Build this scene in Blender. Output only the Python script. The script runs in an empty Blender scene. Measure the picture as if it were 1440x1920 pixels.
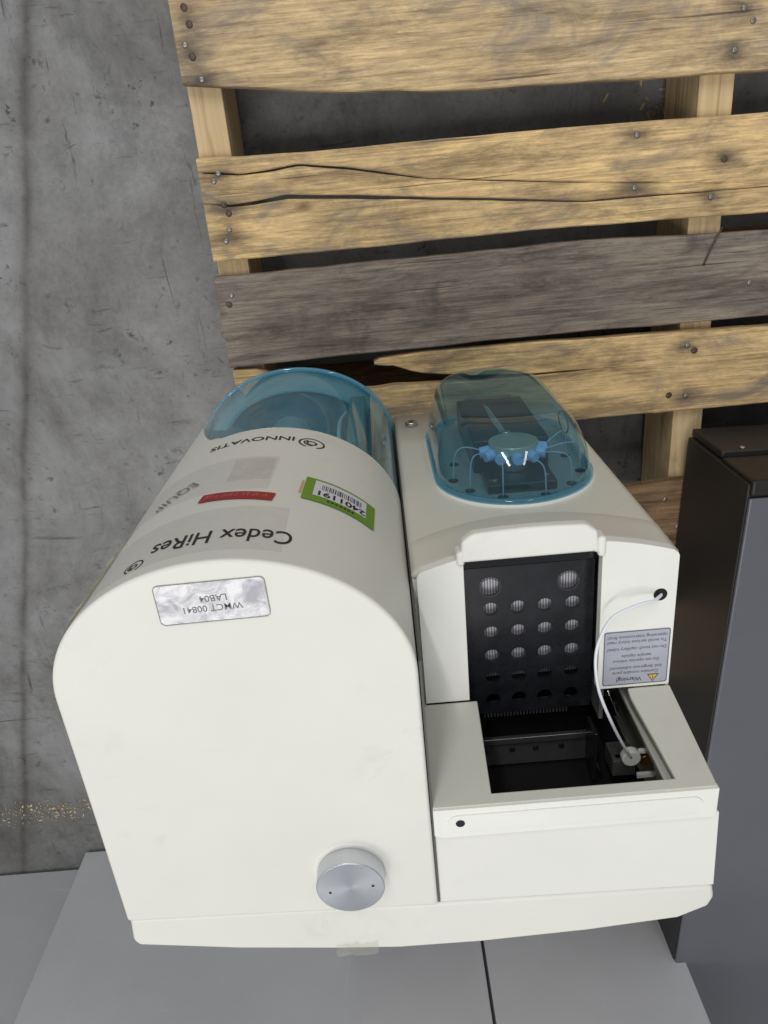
import bpy, bmesh, math, random
from mathutils import Matrix, Vector
random.seed(7)
sc = bpy.context.scene
col = sc.collection

# ------------------------------------------------------------------ camera
CAM_H = 0.95            # metres above the pallet deck (z = 0); floor is at z = -0.14
Rw = ((0.99599606, -0.08764765, -0.01759958),
      (-0.08712343, -0.90754857, -0.41081031),
      (0.02003409, 0.41069878, -0.91155096))
cd = bpy.data.cameras.new('camera'); cam = bpy.data.objects.new('camera', cd); col.objects.link(cam)
m = Matrix.Identity(4)
for r in range(3):
    m[r][0] = Rw[r][0]; m[r][1] = -Rw[r][1]; m[r][2] = -Rw[r][2]
m[2][3] = CAM_H
cam.matrix_world = m
cd.sensor_fit = 'AUTO'; cd.sensor_width = 36; cd.lens = 1365 / 1920 * 36
cd.clip_start = 0.01; cd.clip_end = 200
sc.camera = cam

# ------------------------------------------------------------------ world and lamps
w = bpy.data.worlds.new('World'); sc.world = w; w.use_nodes = True
nt = w.node_tree; nt.nodes.clear()
o_ = nt.nodes.new('ShaderNodeOutputWorld'); b_ = nt.nodes.new('ShaderNodeBackground')
tc = nt.nodes.new('ShaderNodeTexCoord'); sp = nt.nodes.new('ShaderNodeSeparateXYZ')
rp = nt.nodes.new('ShaderNodeValToRGB')
mr = nt.nodes.new('ShaderNodeMapRange'); mr.inputs[1].default_value = -1; mr.inputs[2].default_value = 1
nt.links.new(tc.outputs['Generated'], sp.inputs[0]); nt.links.new(sp.outputs['Z'], mr.inputs[0])
nt.links.new(mr.outputs[0], rp.inputs[0]); nt.links.new(rp.outputs[0], b_.inputs[0]); nt.links.new(b_.outputs[0], o_.inputs[0])
rp.color_ramp.elements[0].position = 0.45; rp.color_ramp.elements[0].color = (0.33, 0.335, 0.34, 1)
rp.color_ramp.elements[1].position = 0.95; rp.color_ramp.elements[1].color = (0.36, 0.37, 0.385, 1)
b_.inputs[1].default_value = 1.0


def lamp(name, loc, sx, sy, power, color=(1, 0.985, 0.95)):
    l = bpy.data.lights.new(name, 'AREA'); l.shape = 'RECTANGLE'; l.size = sx; l.size_y = sy
    l.energy = power; l.color = color
    o = bpy.data.objects.new(name, l); col.objects.link(o); o.location = loc
    d = Vector((0, -0.35, 0.3)) - Vector(loc)
    o.rotation_euler = d.to_track_quat('-Z', 'Y').to_euler()
    return o


# rows of warehouse strip lamps overhead, then two added front fills
lamp('ceiling_or_fill_lamp', (-1.0, -1.5, 4.3), 0.25, 2.4, 44)
lamp('ceiling_or_fill_lamp', (-0.1, -1.7, 4.4), 0.25, 2.4, 20)
lamp('ceiling_or_fill_lamp', (-2.4, -0.8, 4.2), 0.25, 2.4, 20)
lamp('ceiling_or_fill_lamp', (-0.9, 3.4, 3.6), 0.25, 2.4, 62)  # front fill, added to brighten the front faces
lamp('ceiling_or_fill_lamp', (1.3, 3.4, 3.6), 0.25, 2.4, 26)  # second added fill from the front

sc.view_settings.view_transform = 'Standard'; sc.view_settings.look = 'None'
sc.view_settings.exposure = 0.0; sc.view_settings.gamma = 1.0
sc.view_settings.use_curve_mapping = False
sc.render.engine = 'CYCLES'
sc.cycles.max_bounces = 8; sc.cycles.transparent_max_bounces = 16; sc.cycles.glossy_bounces = 4

# ------------------------------------------------------------------ helpers

def empty(name, loc, label, cat, group=None):
    o = bpy.data.objects.new(name, None); col.objects.link(o); o.location = loc
    o.empty_display_size = 0.05
    o['label'] = label; o['category'] = cat
    if group: o['group'] = group
    return o


def link(name, me, mat, parent=None, smooth=True):
    o = bpy.data.objects.new(name, me); col.objects.link(o)
    if mat is not None and not me.materials: me.materials.append(mat)
    if parent is not None:
        o.parent = parent
        o.matrix_parent_inverse = Matrix.Translation(parent_world(parent)).inverted()
    for p in me.polygons: p.use_smooth = smooth
    return o


def parent_world(p):
    v = Vector((0, 0, 0)); q = p
    if q.type == 'EMPTY': v = Vector(q.location)
    return v if q.type == 'EMPTY' else Vector((0, 0, 0))


def mesh(name, bm, mat, parent=None, smooth=False, bevel=0, seg=2, angle=35):
    me = bpy.data.meshes.new(name)
    bmesh.ops.recalc_face_normals(bm, faces=bm.faces)
    bm.to_mesh(me); bm.free()
    o = link(name, me, mat, parent, smooth or bevel > 0)
    if bevel > 0:
        b = o.modifiers.new('bevel', 'BEVEL'); b.width = bevel; b.segments = seg
        b.limit_method = 'ANGLE'; b.angle_limit = math.radians(angle); b.harden_normals = True
    return o


def box(bm, x0, x1, y0, y1, z0, z1, M=None):
    vs = [bm.verts.new((x, y, z)) for z in (z0, z1) for y in (y0, y1) for x in (x0, x1)]
    if M is not None:
        for v in vs: v.co = M @ v.co
    for f in ((0, 2, 3, 1), (4, 5, 7, 6), (0, 1, 5, 4), (2, 6, 7, 3), (0, 4, 6, 2), (1, 3, 7, 5)):
        bm.faces.new([vs[i] for i in f])


def boxo(name, d, mat, parent=None, bevel=0.0, seg=2, M=None):
    bm = bmesh.new(); box(bm, *d, M=M)
    return mesh(name, bm, mat, parent, bevel=bevel, seg=seg)


def prism(bm, pts, z0, z1):
    lo = [bm.verts.new((p[0], p[1], z0)) for p in pts]
    hi = [bm.verts.new((p[0], p[1], z1)) for p in pts]
    n = len(pts)
    bm.faces.new(lo[::-1]); bm.faces.new(hi)
    for i in range(n):
        bm.faces.new((lo[i], lo[(i + 1) % n], hi[(i + 1) % n], hi[i]))


def cyl(bm, c, axis, r, h, seg=32, r2=None, cap=True):
    """cylinder from c along axis by h"""
    r2 = r if r2 is None else r2
    a = Vector(axis).normalized(); t = a.orthogonal().normalized(); b = a.cross(t)
    c = Vector(c)
    A = [bm.verts.new(c + (t * math.cos(u) + b * math.sin(u)) * r) for u in [2 * math.pi * i / seg for i in range(seg)]]
    B = [bm.verts.new(c + a * h + (t * math.cos(u) + b * math.sin(u)) * r2) for u in [2 * math.pi * i / seg for i in range(seg)]]
    for i in range(seg):
        bm.faces.new((A[i], A[(i + 1) % seg], B[(i + 1) % seg], B[i]))
    if cap:
        bm.faces.new(A[::-1]); bm.faces.new(B)


def catmull(P, n=10):
    P = [Vector(p) for p in P]; Q = [P[0] * 2 - P[1]] + P + [P[-1] * 2 - P[-2]]; out = []
    for i in range(1, len(Q) - 2):
        p0, p1, p2, p3 = Q[i - 1:i + 3]
        for k in range(n):
            t = k / n
            out.append(0.5 * ((2 * p1) + (p2 - p0) * t + (2 * p0 - 5 * p1 + 4 * p2 - p3) * t * t + (3 * p1 - p0 - 3 * p2 + p3) * t ** 3))
    out.append(P[-1]); return out


def tube(bm, P, r, seg=10, n=10):
    pts = catmull(P, n) if n > 1 else [Vector(p) for p in P]
    rings = []; up = None
    for i, p in enumerate(pts):
        d = (pts[min(i + 1, len(pts) - 1)] - pts[max(i - 1, 0)]).normalized()
        if up is None: up = d.orthogonal().normalized()
        up = (up - d * up.dot(d)).normalized(); s = d.cross(up)
        rr = r(i / (len(pts) - 1)) if callable(r) else r
        rings.append([bm.verts.new(p + (up * math.cos(a) + s * math.sin(a)) * rr) for a in [2 * math.pi * k / seg for k in range(seg)]])
    for a, b in zip(rings, rings[1:]):
        for k in range(seg): bm.faces.new((a[k], a[(k + 1) % seg], b[(k + 1) % seg], b[k]))
    bm.faces.new(rings[0][::-1]); bm.faces.new(rings[-1])


def rrect(x0, x1, y0, y1, r, n=6):
    pts = []
    for cx, cy, a0 in ((x1 - r, y1 - r, 0), (x0 + r, y1 - r, 90), (x0 + r, y0 + r, 180), (x1 - r, y0 + r, 270)):
        for k in range(n + 1):
            a = math.radians(a0 + 90 * k / n); pts.append((cx + r * math.cos(a), cy + r * math.sin(a)))
    return pts


def circ(cx, cy, r, n=28, sx=1):
    return [(cx + sx * r * math.cos(2 * math.pi * k / n), cy + r * math.sin(2 * math.pi * k / n)) for k in range(n)]


def plate_mesh(outlines, h):
    """flat plate in XY with holes (inner outlines), thickness h, from z=0 to z=h"""
    cu = bpy.data.curves.new('tmp', 'CURVE'); cu.dimensions = '2D'; cu.fill_mode = 'BOTH'; cu.extrude = h / 2
    for pts in outlines:
        s = cu.splines.new('POLY'); s.points.add(len(pts) - 1); s.use_cyclic_u = True
        for i, p in enumerate(pts): s.points[i].co = (p[0], p[1], 0, 1)
    o = bpy.data.objects.new('tmp', cu); col.objects.link(o)
    bpy.context.view_layer.update()
    me = bpy.data.meshes.new_from_object(o.evaluated_get(bpy.context.evaluated_depsgraph_get()))
    bpy.data.objects.remove(o); bpy.data.curves.remove(cu)
    bm = bmesh.new(); bm.from_mesh(me)
    bmesh.ops.remove_doubles(bm, verts=bm.verts, dist=1e-6)
    bmesh.ops.translate(bm, verts=bm.verts, vec=(0, 0, h / 2))
    bm.to_mesh(me); bm.free(); me.materials.clear()
    return me


def text_mesh(s, size, align='CENTER', bold=0.0, sx=1.0, cuts=True):
    cu = bpy.data.curves.new('tmp', 'FONT'); cu.body = s; cu.size = size; cu.align_x = align; cu.align_y = 'CENTER'
    cu.offset = bold; cu.resolution_u = 4
    o = bpy.data.objects.new('tmp', cu); col.objects.link(o)
    bpy.context.view_layer.update()
    me = bpy.data.meshes.new_from_object(o.evaluated_get(bpy.context.evaluated_depsgraph_get()))
    bpy.data.objects.remove(o); bpy.data.curves.remove(cu)
    me.materials.clear()
    for v in me.vertices: v.co.x *= sx
    return me


# ------------------------------------------------------------------ materials

def newmat(name):
    mt = bpy.data.materials.new(name); mt.use_nodes = True
    n = mt.node_tree; n.nodes.clear()
    out = n.nodes.new('ShaderNodeOutputMaterial'); p = n.nodes.new('ShaderNodeBsdfPrincipled')
    n.links.new(p.outputs[0], out.inputs[0])
    return mt, n, p, out


def N(n, t, **kw):
    x = n.nodes.new(t)
    for k, v in kw.items(): setattr(x, k, v)
    return x


def ramp(n, src, stops):
    r = N(n, 'ShaderNodeValToRGB'); e = r.color_ramp.elements
    e[0].position, e[0].color = stops[0][0], (*stops[0][1], 1)
    e[1].position, e[1].color = stops[-1][0], (*stops[-1][1], 1)
    for p, c in stops[1:-1]:
        q = e.new(p); q.color = (*c, 1)
    n.links.new(src, r.inputs[0]); return r.outputs[0]


def mixc(n, fac, a, b, mode='MIX'):
    x = N(n, 'ShaderNodeMix', data_type='RGBA', blend_type=mode)
    for s, v in ((x.inputs[0], fac), (x.inputs[6], a), (x.inputs[7], b)):
        if hasattr(v, 'is_output'): n.links.new(v, s)
        elif isinstance(v, (int, float)): s.default_value = v
        else: s.default_value = (*v, 1)
    return x.outputs[2]


def noise(n, vec, scale, detail=6, rough=0.55, dist=0.0):
    x = N(n, 'ShaderNodeTexNoise'); x.inputs['Scale'].default_value = scale; x.inputs['Detail'].default_value = detail
    x.inputs['Roughness'].default_value = rough; x.inputs['Distortion'].default_value = dist
    if vec is not None: n.links.new(vec, x.inputs['Vector'])
    return x.outputs['Fac']


def mapping(n, scale=(1, 1, 1), loc=(0, 0, 0), rot=(0, 0, 0)):
    t = N(n, 'ShaderNodeTexCoord'); mp = N(n, 'ShaderNodeMapping')
    n.links.new(t.outputs['Object'], mp.inputs[0])
    mp.inputs['Scale'].default_value = scale; mp.inputs['Location'].default_value = loc; mp.inputs['Rotation'].default_value = rot
    return mp.outputs[0]


def bump(n, p, h, strength=0.2, dist=0.002):
    b = N(n, 'ShaderNodeBump'); b.inputs['Strength'].default_value = strength; b.inputs['Distance'].default_value = dist
    n.links.new(h, b.inputs['Height']); n.links.new(b.outputs[0], p.inputs['Normal'])


def simple(name, c, rough=0.5, metal=0.0, spec=0.5, var=0.0, vs=30, bmp=0.0):
    mt, n, p, out = newmat(name)
    p.inputs['Roughness'].default_value = rough; p.inputs['Metallic'].default_value = metal
    p.inputs['Specular IOR Level'].default_value = spec
    if var > 0:
        f = noise(n, mapping(n), vs)
        cc = ramp(n, f, [(0.3, tuple(x * (1 - var) for x in c)), (0.7, tuple(min(1, x * (1 + var)) for x in c))])
        n.links.new(cc, p.inputs['Base Color'])
        if bmp: bump(n, p, noise(n, mapping(n), vs * 6), bmp, 0.0005)
    else:
        p.inputs['Base Color'].default_value = (*c, 1)
    return mt


def cream(name, base=(0.79, 0.787, 0.735), dirt=0.12, seed=0.0):
    mt, n, p, out = newmat(name)
    v = mapping(n, loc=(seed, seed * 2, 0))
    big = noise(n, v, 5.0, 5, 0.6)
    c0 = ramp(n, big, [(0.3, tuple(x * 0.93 for x in base)), (0.7, base)])
    sm = noise(n, mapping(n, scale=(1, 1, 1), loc=(3 + seed, 1, 0)), 38, 8, 0.7, 0.6)
    pat = noise(n, mapping(n, loc=(seed, 5, 0)), 7, 3, 0.5)
    mk = ramp(n, sm, [(0.52, (0, 0, 0)), (0.78, (1, 1, 1))])
    mk2 = ramp(n, pat, [(0.50, (0, 0, 0)), (0.68, (1, 1, 1))])
    mm = mixc(n, 1.0, mk, mk2, 'MULTIPLY')
    mu = N(n, 'ShaderNodeMath', operation='MULTIPLY'); n.links.new(mm, mu.inputs[0]); mu.inputs[1].default_value = dirt * 3
    cc = mixc(n, mu.outputs[0], c0, (0.30, 0.28, 0.24))
    # fine scratches
    sc1 = noise(n, mapping(n, scale=(4, 90, 90), rot=(0, 0, 0.6)), 3, 3, 0.6)
    mk3 = ramp(n, sc1, [(0.70, (0, 0, 0)), (0.76, (1, 1, 1))])
    mu2 = N(n, 'ShaderNodeMath', operation='MULTIPLY'); n.links.new(mk3, mu2.inputs[0]); mu2.inputs[1].default_value = dirt
    cc = mixc(n, mu2.outputs[0], cc, (0.45, 0.43, 0.38))
    n.links.new(cc, p.inputs['Base Color'])
    p.inputs['Roughness'].default_value = 0.42; p.inputs['Specular IOR Level'].default_value = 0.4
    bump(n, p, noise(n, mapping(n), 900, 2), 0.08, 0.0003)
    return mt


def teal(name, tint, rough=0.04, haze=0.13):
    mt, n, p, out = newmat(name); n.nodes.remove(p)
    tr = N(n, 'ShaderNodeBsdfTransparent'); tr.inputs[0].default_value = (*tint, 1)
    gl = N(n, 'ShaderNodeBsdfGlossy'); gl.inputs['Roughness'].default_value = rough; gl.inputs[0].default_value = (1, 1, 1, 1)
    df = N(n, 'ShaderNodeBsdfTranslucent'); df.inputs[0].default_value = (0.26, 0.64, 0.82, 1)
    df2 = N(n, 'ShaderNodeBsdfDiffuse'); df2.inputs[0].default_value = (0.26, 0.62, 0.80, 1)
    fr = N(n, 'ShaderNodeFresnel'); fr.inputs[0].default_value = 1.5
    m0 = N(n, 'ShaderNodeMixShader'); m0.inputs[0].default_value = 0.5; n.links.new(df.outputs[0], m0.inputs[1]); n.links.new(df2.outputs[0], m0.inputs[2])
    m1 = N(n, 'ShaderNodeMixShader'); m1.inputs[0].default_value = haze; n.links.new(tr.outputs[0], m1.inputs[1]); n.links.new(m0.outputs[0], m1.inputs[2])
    m2 = N(n, 'ShaderNodeMixShader'); ge = N(n, 'ShaderNodeNewGeometry'); iv = N(n, 'ShaderNodeMath', operation='SUBTRACT'); iv.inputs[0].default_value = 1; n.links.new(ge.outputs['Backfacing'], iv.inputs[1])
    mf = N(n, 'ShaderNodeMath', operation='MULTIPLY'); n.links.new(fr.outputs[0], mf.inputs[0]); n.links.new(iv.outputs[0], mf.inputs[1])
    n.links.new(mf.outputs[0], m2.inputs[0]); n.links.new(m1.outputs[0], m2.inputs[1]); n.links.new(gl.outputs[0], m2.inputs[2])
    n.links.new(m2.outputs[0], out.inputs[0])
    return mt


def clearfilm(name, tint, gloss=0.25, rough=0.25, c=(0.5, 0.5, 0.52), amount=0.25):
    mt, n, p, out = newmat(name); n.nodes.remove(p)
    tr = N(n, 'ShaderNodeBsdfTransparent'); tr.inputs[0].default_value = (*tint, 1)
    pr = N(n, 'ShaderNodeBsdfPrincipled'); pr.inputs['Base Color'].default_value = (*c, 1); pr.inputs['Roughness'].default_value = rough
    f = noise(n, mapping(n), 60, 6, 0.7, 1.0)
    a = ramp(n, f, [(0.35, (amount * 0.5,) * 3), (0.7, (min(1, amount * 1.5),) * 3)])
    bb = N(n, 'ShaderNodeBump'); bb.inputs['Strength'].default_value = 0.4; bb.inputs['Distance'].default_value = 0.001
    n.links.new(f, bb.inputs['Height']); n.links.new(bb.outputs[0], pr.inputs['Normal'])
    mx = N(n, 'ShaderNodeMixShader'); n.links.new(a, mx.inputs[0]); n.links.new(tr.outputs[0], mx.inputs[1]); n.links.new(pr.outputs[0], mx.inputs[2])
    n.links.new(mx.outputs[0], out.inputs[0])
    return mt


def wood(name, light, mid, dark, seed, stain=0.5, wear=0.3, halos=()):
    mt, n, p, out = newmat(name)
    wv = noise(n, mapping(n, scale=(2.2, 9, 9), loc=(seed, seed * 1.7, seed)), 1.6, 3, 0.5)
    g = noise(n, mapping(n, scale=(4.0, 150, 150), loc=(seed * 3, seed, 0)), 1.5, 10, 0.72, 0.5)
    fib = noise(n, mapping(n, scale=(14, 420, 420), loc=(seed, 0, seed)), 1.2, 4, 0.7)
    gm = mixc(n, 0.45, g, wv, 'OVERLAY')
    c = ramp(n, gm, [(0.25, tuple(x * 0.75 for x in mid)), (0.42, tuple((x + y) / 2 for x, y in zip(mid, light))), (0.55, light), (0.68, tuple(x * 1.12 for x in light)), (0.85, mid)])
    ck = noise(n, mapping(n, scale=(2.5, 130, 130), loc=(seed * 4, 3, seed)), 1.0, 3, 0.6, 0.3)
    c = mixc(n, ramp(n, ck, [(0.655, (0, 0, 0)), (0.69, (0.8,) * 3), (0.72, (0.9,) * 3)]), c, tuple(x * 0.28 for x in mid))
    bl = noise(n, mapping(n, scale=(5, 22, 22), loc=(seed * 2, 4, seed)), 2.0, 10, 0.8, 0.2)
    c = mixc(n, 0.8, c, ramp(n, bl, [(0.32, (0.36, 0.35, 0.35)), (0.46, (0.86, 0.84, 0.82)), (0.62, (1.35, 1.30, 1.15))]), 'MULTIPLY')
    fm = ramp(n, fib, [(0.34, (0.55, 0.52, 0.48)), (0.52, (1, 1, 1)), (0.75, (1.1, 1.1, 1.08))])
    c = mixc(n, 0.7, c, fm, 'MULTIPLY')
    # knots and ring figure
    wt = N(n, 'ShaderNodeTexWave', wave_type='BANDS', bands_direction='Y'); wt.inputs['Scale'].default_value = 26
    wt.inputs['Distortion'].default_value = 5; wt.inputs['Detail'].default_value = 3; wt.inputs['Detail Scale'].default_value = 0.6
    n.links.new(mapping(n, scale=(0.25, 1, 1), loc=(seed * 2, 0, 0)), wt.inputs['Vector'])
    c = mixc(n, 0.18, c, ramp(n, wt.outputs['Fac'], [(0.0, (0.55, 0.47, 0.38)), (0.5, (1, 1, 1))]), 'MULTIPLY')
    # grey/dark stains
    st = noise(n, mapping(n, scale=(5.5, 10, 10), loc=(seed * 5, seed, 2)), 1.7, 9, 0.68, 0.8)
    sm = ramp(n, st, [(0.62 - stain * 0.25, (0, 0, 0)), (0.80 - stain * 0.2, (1, 1, 1))])
    k = N(n, 'ShaderNodeMath', operation='MULTIPLY'); n.links.new(sm, k.inputs[0]); k.inputs[1].default_value = 0.9
    c = mixc(n, k.outputs[0], c, mixc(n, fib, dark, tuple(x * 2.2 for x in dark)))
    s2 = noise(n, mapping(n, scale=(2.2, 13, 13), loc=(seed * 7, 2, seed)), 2.2, 8, 0.75, 0.6)
    c = mixc(n, ramp(n, s2, [(0.50, (0, 0, 0)), (0.62, (0.55,) * 3), (0.72, (0.8,) * 3)]), c, tuple(x * 0.33 for x in mid))
    if halos:
        tt = N(n, 'ShaderNodeTexCoord'); wob = noise(n, mapping(n, scale=(20, 40, 40)), 2, 4, 0.6)
        for hx, hy in halos:
            vm = N(n, 'ShaderNodeVectorMath', operation='SUBTRACT'); n.links.new(tt.outputs['Object'], vm.inputs[0]); vm.inputs[1].default_value = (hx, hy, 0)
            vsx = N(n, 'ShaderNodeVectorMath', operation='MULTIPLY'); n.links.new(vm.outputs[0], vsx.inputs[0]); vsx.inputs[1].default_value = (0.6, 1, 0.5)
            vl = N(n, 'ShaderNodeVectorMath', operation='LENGTH'); n.links.new(vsx.outputs[0], vl.inputs[0])
            ad = N(n, 'ShaderNodeMath', operation='MULTIPLY_ADD'); n.links.new(wob, ad.inputs[0]); ad.inputs[1].default_value = 0.022; n.links.new(vl.outputs['Value'], ad.inputs[2])
            c = mixc(n, ramp(n, ad.outputs[0], [(0.013, (0.8,) * 3), (0.021, (0.35,) * 3), (0.031, (0,) * 3)]), c, (0.05, 0.045, 0.045))
    sp_ = noise(n, mapping(n, loc=(seed, 0, 0)), 75, 6, 0.8)
    c = mixc(n, ramp(n, sp_, [(0.60, (0, 0, 0)), (0.72, (wear, wear, wear))]), c, dark)
    kn = N(n, 'ShaderNodeTexVoronoi'); kn.inputs['Scale'].default_value = 2.1
    n.links.new(mapping(n, scale=(1.4, 3.0, 0.0), loc=(seed * 1.3, seed, 0)), kn.inputs['Vector'])
    c = mixc(n, ramp(n, kn.outputs['Distance'], [(0.018, (0.85,) * 3), (0.05, (0.0,) * 3)]), c, (0.06, 0.032, 0.015))
    n.links.new(c, p.inputs['Base Color'])
    p.inputs['Roughness'].default_value = 0.75; p.inputs['Specular IOR Level'].default_value = 0.25
    h = mixc(n, 0.5, fib, g)
    bump(n, p, h, 0.55, 0.0018)
    return mt


CREAM = cream('cream_plastic', dirt=0.09)
CREAM2 = cream('cream_plastic_clean', base=(0.82, 0.818, 0.775), dirt=0.05, seed=4.0)
SHELL = cream('cream_painted_shell', base=(0.70, 0.69, 0.61), dirt=0.07, seed=9)
WHITE = simple('white_panel_plastic', (0.84, 0.84, 0.80), 0.4, var=0.04, vs=12)
BLACK = simple('black_plastic', (0.014, 0.015, 0.019), 0.24, var=0.3, vs=60)
BLACKM = simple('black_matte', (0.004, 0.004, 0.004), 0.8)
BLKPRINT = simple('black_print', (0.015, 0.015, 0.018), 0.45)
DGREY = simple('dark_grey_metal', (0.05, 0.05, 0.055), 0.4, metal=0.4, var=0.2)
STEEL = simple('steel', (0.62, 0.62, 0.60), 0.25, metal=1.0)
BRUSH = simple('brushed_steel', (0.55, 0.56, 0.58), 0.33, metal=1.0, var=0.08, vs=140)
RUST = simple('rusty_nail_steel', (0.10, 0.07, 0.05), 0.55, metal=0.5, var=0.5, vs=300)
NAILM = simple('worn_nail_steel', (0.26, 0.245, 0.23), 0.42, metal=0.8, var=0.3, vs=300)
TEAL = teal('teal_acrylic', (0.78, 0.93, 0.97), haze=0.17)
TEALD = teal('teal_acrylic_dome', (0.76, 0.89, 0.94), haze=0.055)
BLUEFIT = simple('blue_fitting_plastic', (0.36, 0.55, 0.85), 0.4, var=0.1)
TUBEM = simple('translucent_white_tube', (0.78, 0.82, 0.88), 0.25)
CAPM = simple('capillary_tube_plastic', (0.42, 0.50, 0.58), 0.3)
BRASS = simple('brass', (0.50, 0.33, 0.10), 0.3, metal=1.0)

# ------------------------------------------------------------------ the setting: floor
def floor_mat():
    mt, n, p, out = newmat('worn_grey_concrete')
    a = noise(n, mapping(n), 2.2, 8, 0.62, 0.4)
    b = noise(n, mapping(n, loc=(4, 2, 0)), 14, 10, 0.72, 0.15)
    c = ramp(n, a, [(0.32, (0.11, 0.107, 0.103)), (0.48, (0.175, 0.172, 0.167)), (0.66, (0.255, 0.257, 0.262))])
    fg = noise(n, mapping(n, loc=(7, 1, 0)), 160, 5, 0.75)
    c = mixc(n, 0.6, c, ramp(n, fg, [(0.3, (0.75, 0.75, 0.75)), (0.5, (1, 1, 1)), (0.7, (1.2, 1.2, 1.2))]), 'MULTIPLY')
    bl = noise(n, mapping(n, scale=(1, .6, 1), loc=(1, 8, 0)), 4.5, 10, 0.78, 0.3)
    c = mixc(n, 0.6, c, ramp(n, bl, [(0.36, (0.45, 0.44, 0.43)), (0.5, (1, 1, 1))]), 'MULTIPLY')
    c = mixc(n, 0.45, c, ramp(n, b, [(0.30, (0.35, 0.35, 0.35)), (0.50, (0.92, 0.92, 0.92)), (0.7, (1.25, 1.25, 1.25))]), 'MULTIPLY')
    pl = noise(n, mapping(n, scale=(1.6, 1, 1), loc=(11, 5, 0)), 3.2, 8, 0.7, 0.5)
    c = mixc(n, ramp(n, pl, [(0.46, (0, 0, 0)), (0.66, (0.5,) * 3)]), c, (0.33, 0.335, 0.345))
    dk = noise(n, mapping(n, loc=(3, 12, 0)), 2.6, 10, 0.72, 0.3)
    c = mixc(n, ramp(n, dk, [(0.53, (0, 0, 0)), (0.65, (0.45,) * 3)]), c, (0.06, 0.058, 0.055))
    # dark scuffs, dashed in two directions
    for sc_, rot, lc in (((7, 60, 1), 0.15, 1), ((60, 8, 1), -0.3, 5), ((9, 45, 1), 0.9, 8)):
        s = noise(n, mapping(n, scale=sc_, rot=(0, 0, rot), loc=(lc, 0, 0)), 1.0, 6, 0.75, 0.6)
        k = ramp(n, s, [(0.615, (0, 0, 0)), (0.71, (0.8,) * 3)])
        c = mixc(n, k, c, (0.035, 0.035, 0.038))
    sp_ = noise(n, mapping(n), 60, 4, 0.7)
    pt = noise(n, mapping(n, loc=(9, 9, 0)), 5, 5, 0.7)
    k = mixc(n, 1.0, ramp(n, sp_, [(0.60, (0, 0, 0)), (0.68, (0.8,) * 3)]), ramp(n, pt, [(0.42, (0, 0, 0)), (0.6, (1, 1, 1))]), 'MULTIPLY')
    c = mixc(n, k, c, (0.03, 0.03, 0.03))
    # a long dark joint in the slab, running away along -Y
    t = N(n, 'ShaderNodeTexCoord'); s3 = N(n, 'ShaderNodeSeparateXYZ'); n.links.new(t.outputs['Object'], s3.inputs[0])
    m1 = N(n, 'ShaderNodeMath', operation='MULTIPLY_ADD'); n.links.new(s3.outputs['Y'], m1.inputs[0]); m1.inputs[1].default_value = -0.297; 
    n.links.new(s3.outputs['X'], m1.inputs[2])            # x - 0.297*y
    wn = noise(n, mapping(n), 5, 3, 0.5)
    m2 = N(n, 'ShaderNodeMath', operation='MULTIPLY_ADD'); n.links.new(wn, m2.inputs[0]); m2.inputs[1].default_value = 0.03; n.links.new(m1.outputs[0], m2.inputs[2])
    m3 = N(n, 'ShaderNodeMath', operation='ADD'); n.links.new(m2.outputs[0], m3.inputs[0]); m3.inputs[1].default_value = 0.473 - 0.015
    m4 = N(n, 'ShaderNodeMath', operation='ABSOLUTE'); n.links.new(m3.outputs[0], m4.inputs[0])
    k = ramp(n, m4.outputs[0], [(0.0015, (0.75,) * 3), (0.009, (0.22,) * 3), (0.02, (0.0,) * 3)])
    k = mixc(n, 1.0, k, ramp(n, noise(n, mapping(n, loc=(2, 2, 2)), 9, 6, 0.7), [(0.3, (0.25,) * 3), (0.6, (1,) * 3)]), 'MULTIPLY')
    c = mixc(n, k, c, (0.045, 0.04, 0.037))
    n.links.new(c, p.inputs['Base Color'])
    p.inputs['Roughness'].default_value = 0.5; p.inputs['Specular IOR Level'].default_value = 0.35
    bump(n, p, b, 0.15, 0.001)
    return mt


FZ = -0.14
bm = bmesh.new()
vs = [bm.verts.new(v) for v in ((-8, -8, FZ), (8, -8, FZ), (8, 8, FZ), (-8, 8, FZ))]; bm.faces.new(vs)
fl = mesh('floor', bm, floor_mat()); fl['kind'] = 'structure'

# ------------------------------------------------------------------ pallet
pallet = empty('wooden_pallet', (0.12, -0.1, FZ), 'worn wooden shipping pallet with cracked boards lying on the concrete floor under the cream analyser', 'pallet')


def fl_noise(seed, amp, sc_=9.0):
    r = random.Random(seed); ph = [(r.uniform(0, 6.3), r.uniform(0.5, 1.6) * sc_ * (k + 1) ** 1.3, amp / (k + 1)) for k in range(6)]
    return lambda x: sum(a * math.sin(f * x + p) for p, f, a in ph)


def interp(P):
    def f(x):
        if x <= P[0][0]: return P[0][1]
        for (x0, y0), (x1, y1) in zip(P, P[1:]):
            if x <= x1: 
                t = (x - x0) / (x1 - x0); t = t * t * (3 - 2 * t) if False else t
                return y0 + (y1 - y0) * t
        return P[-1][1]
    return f


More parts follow.
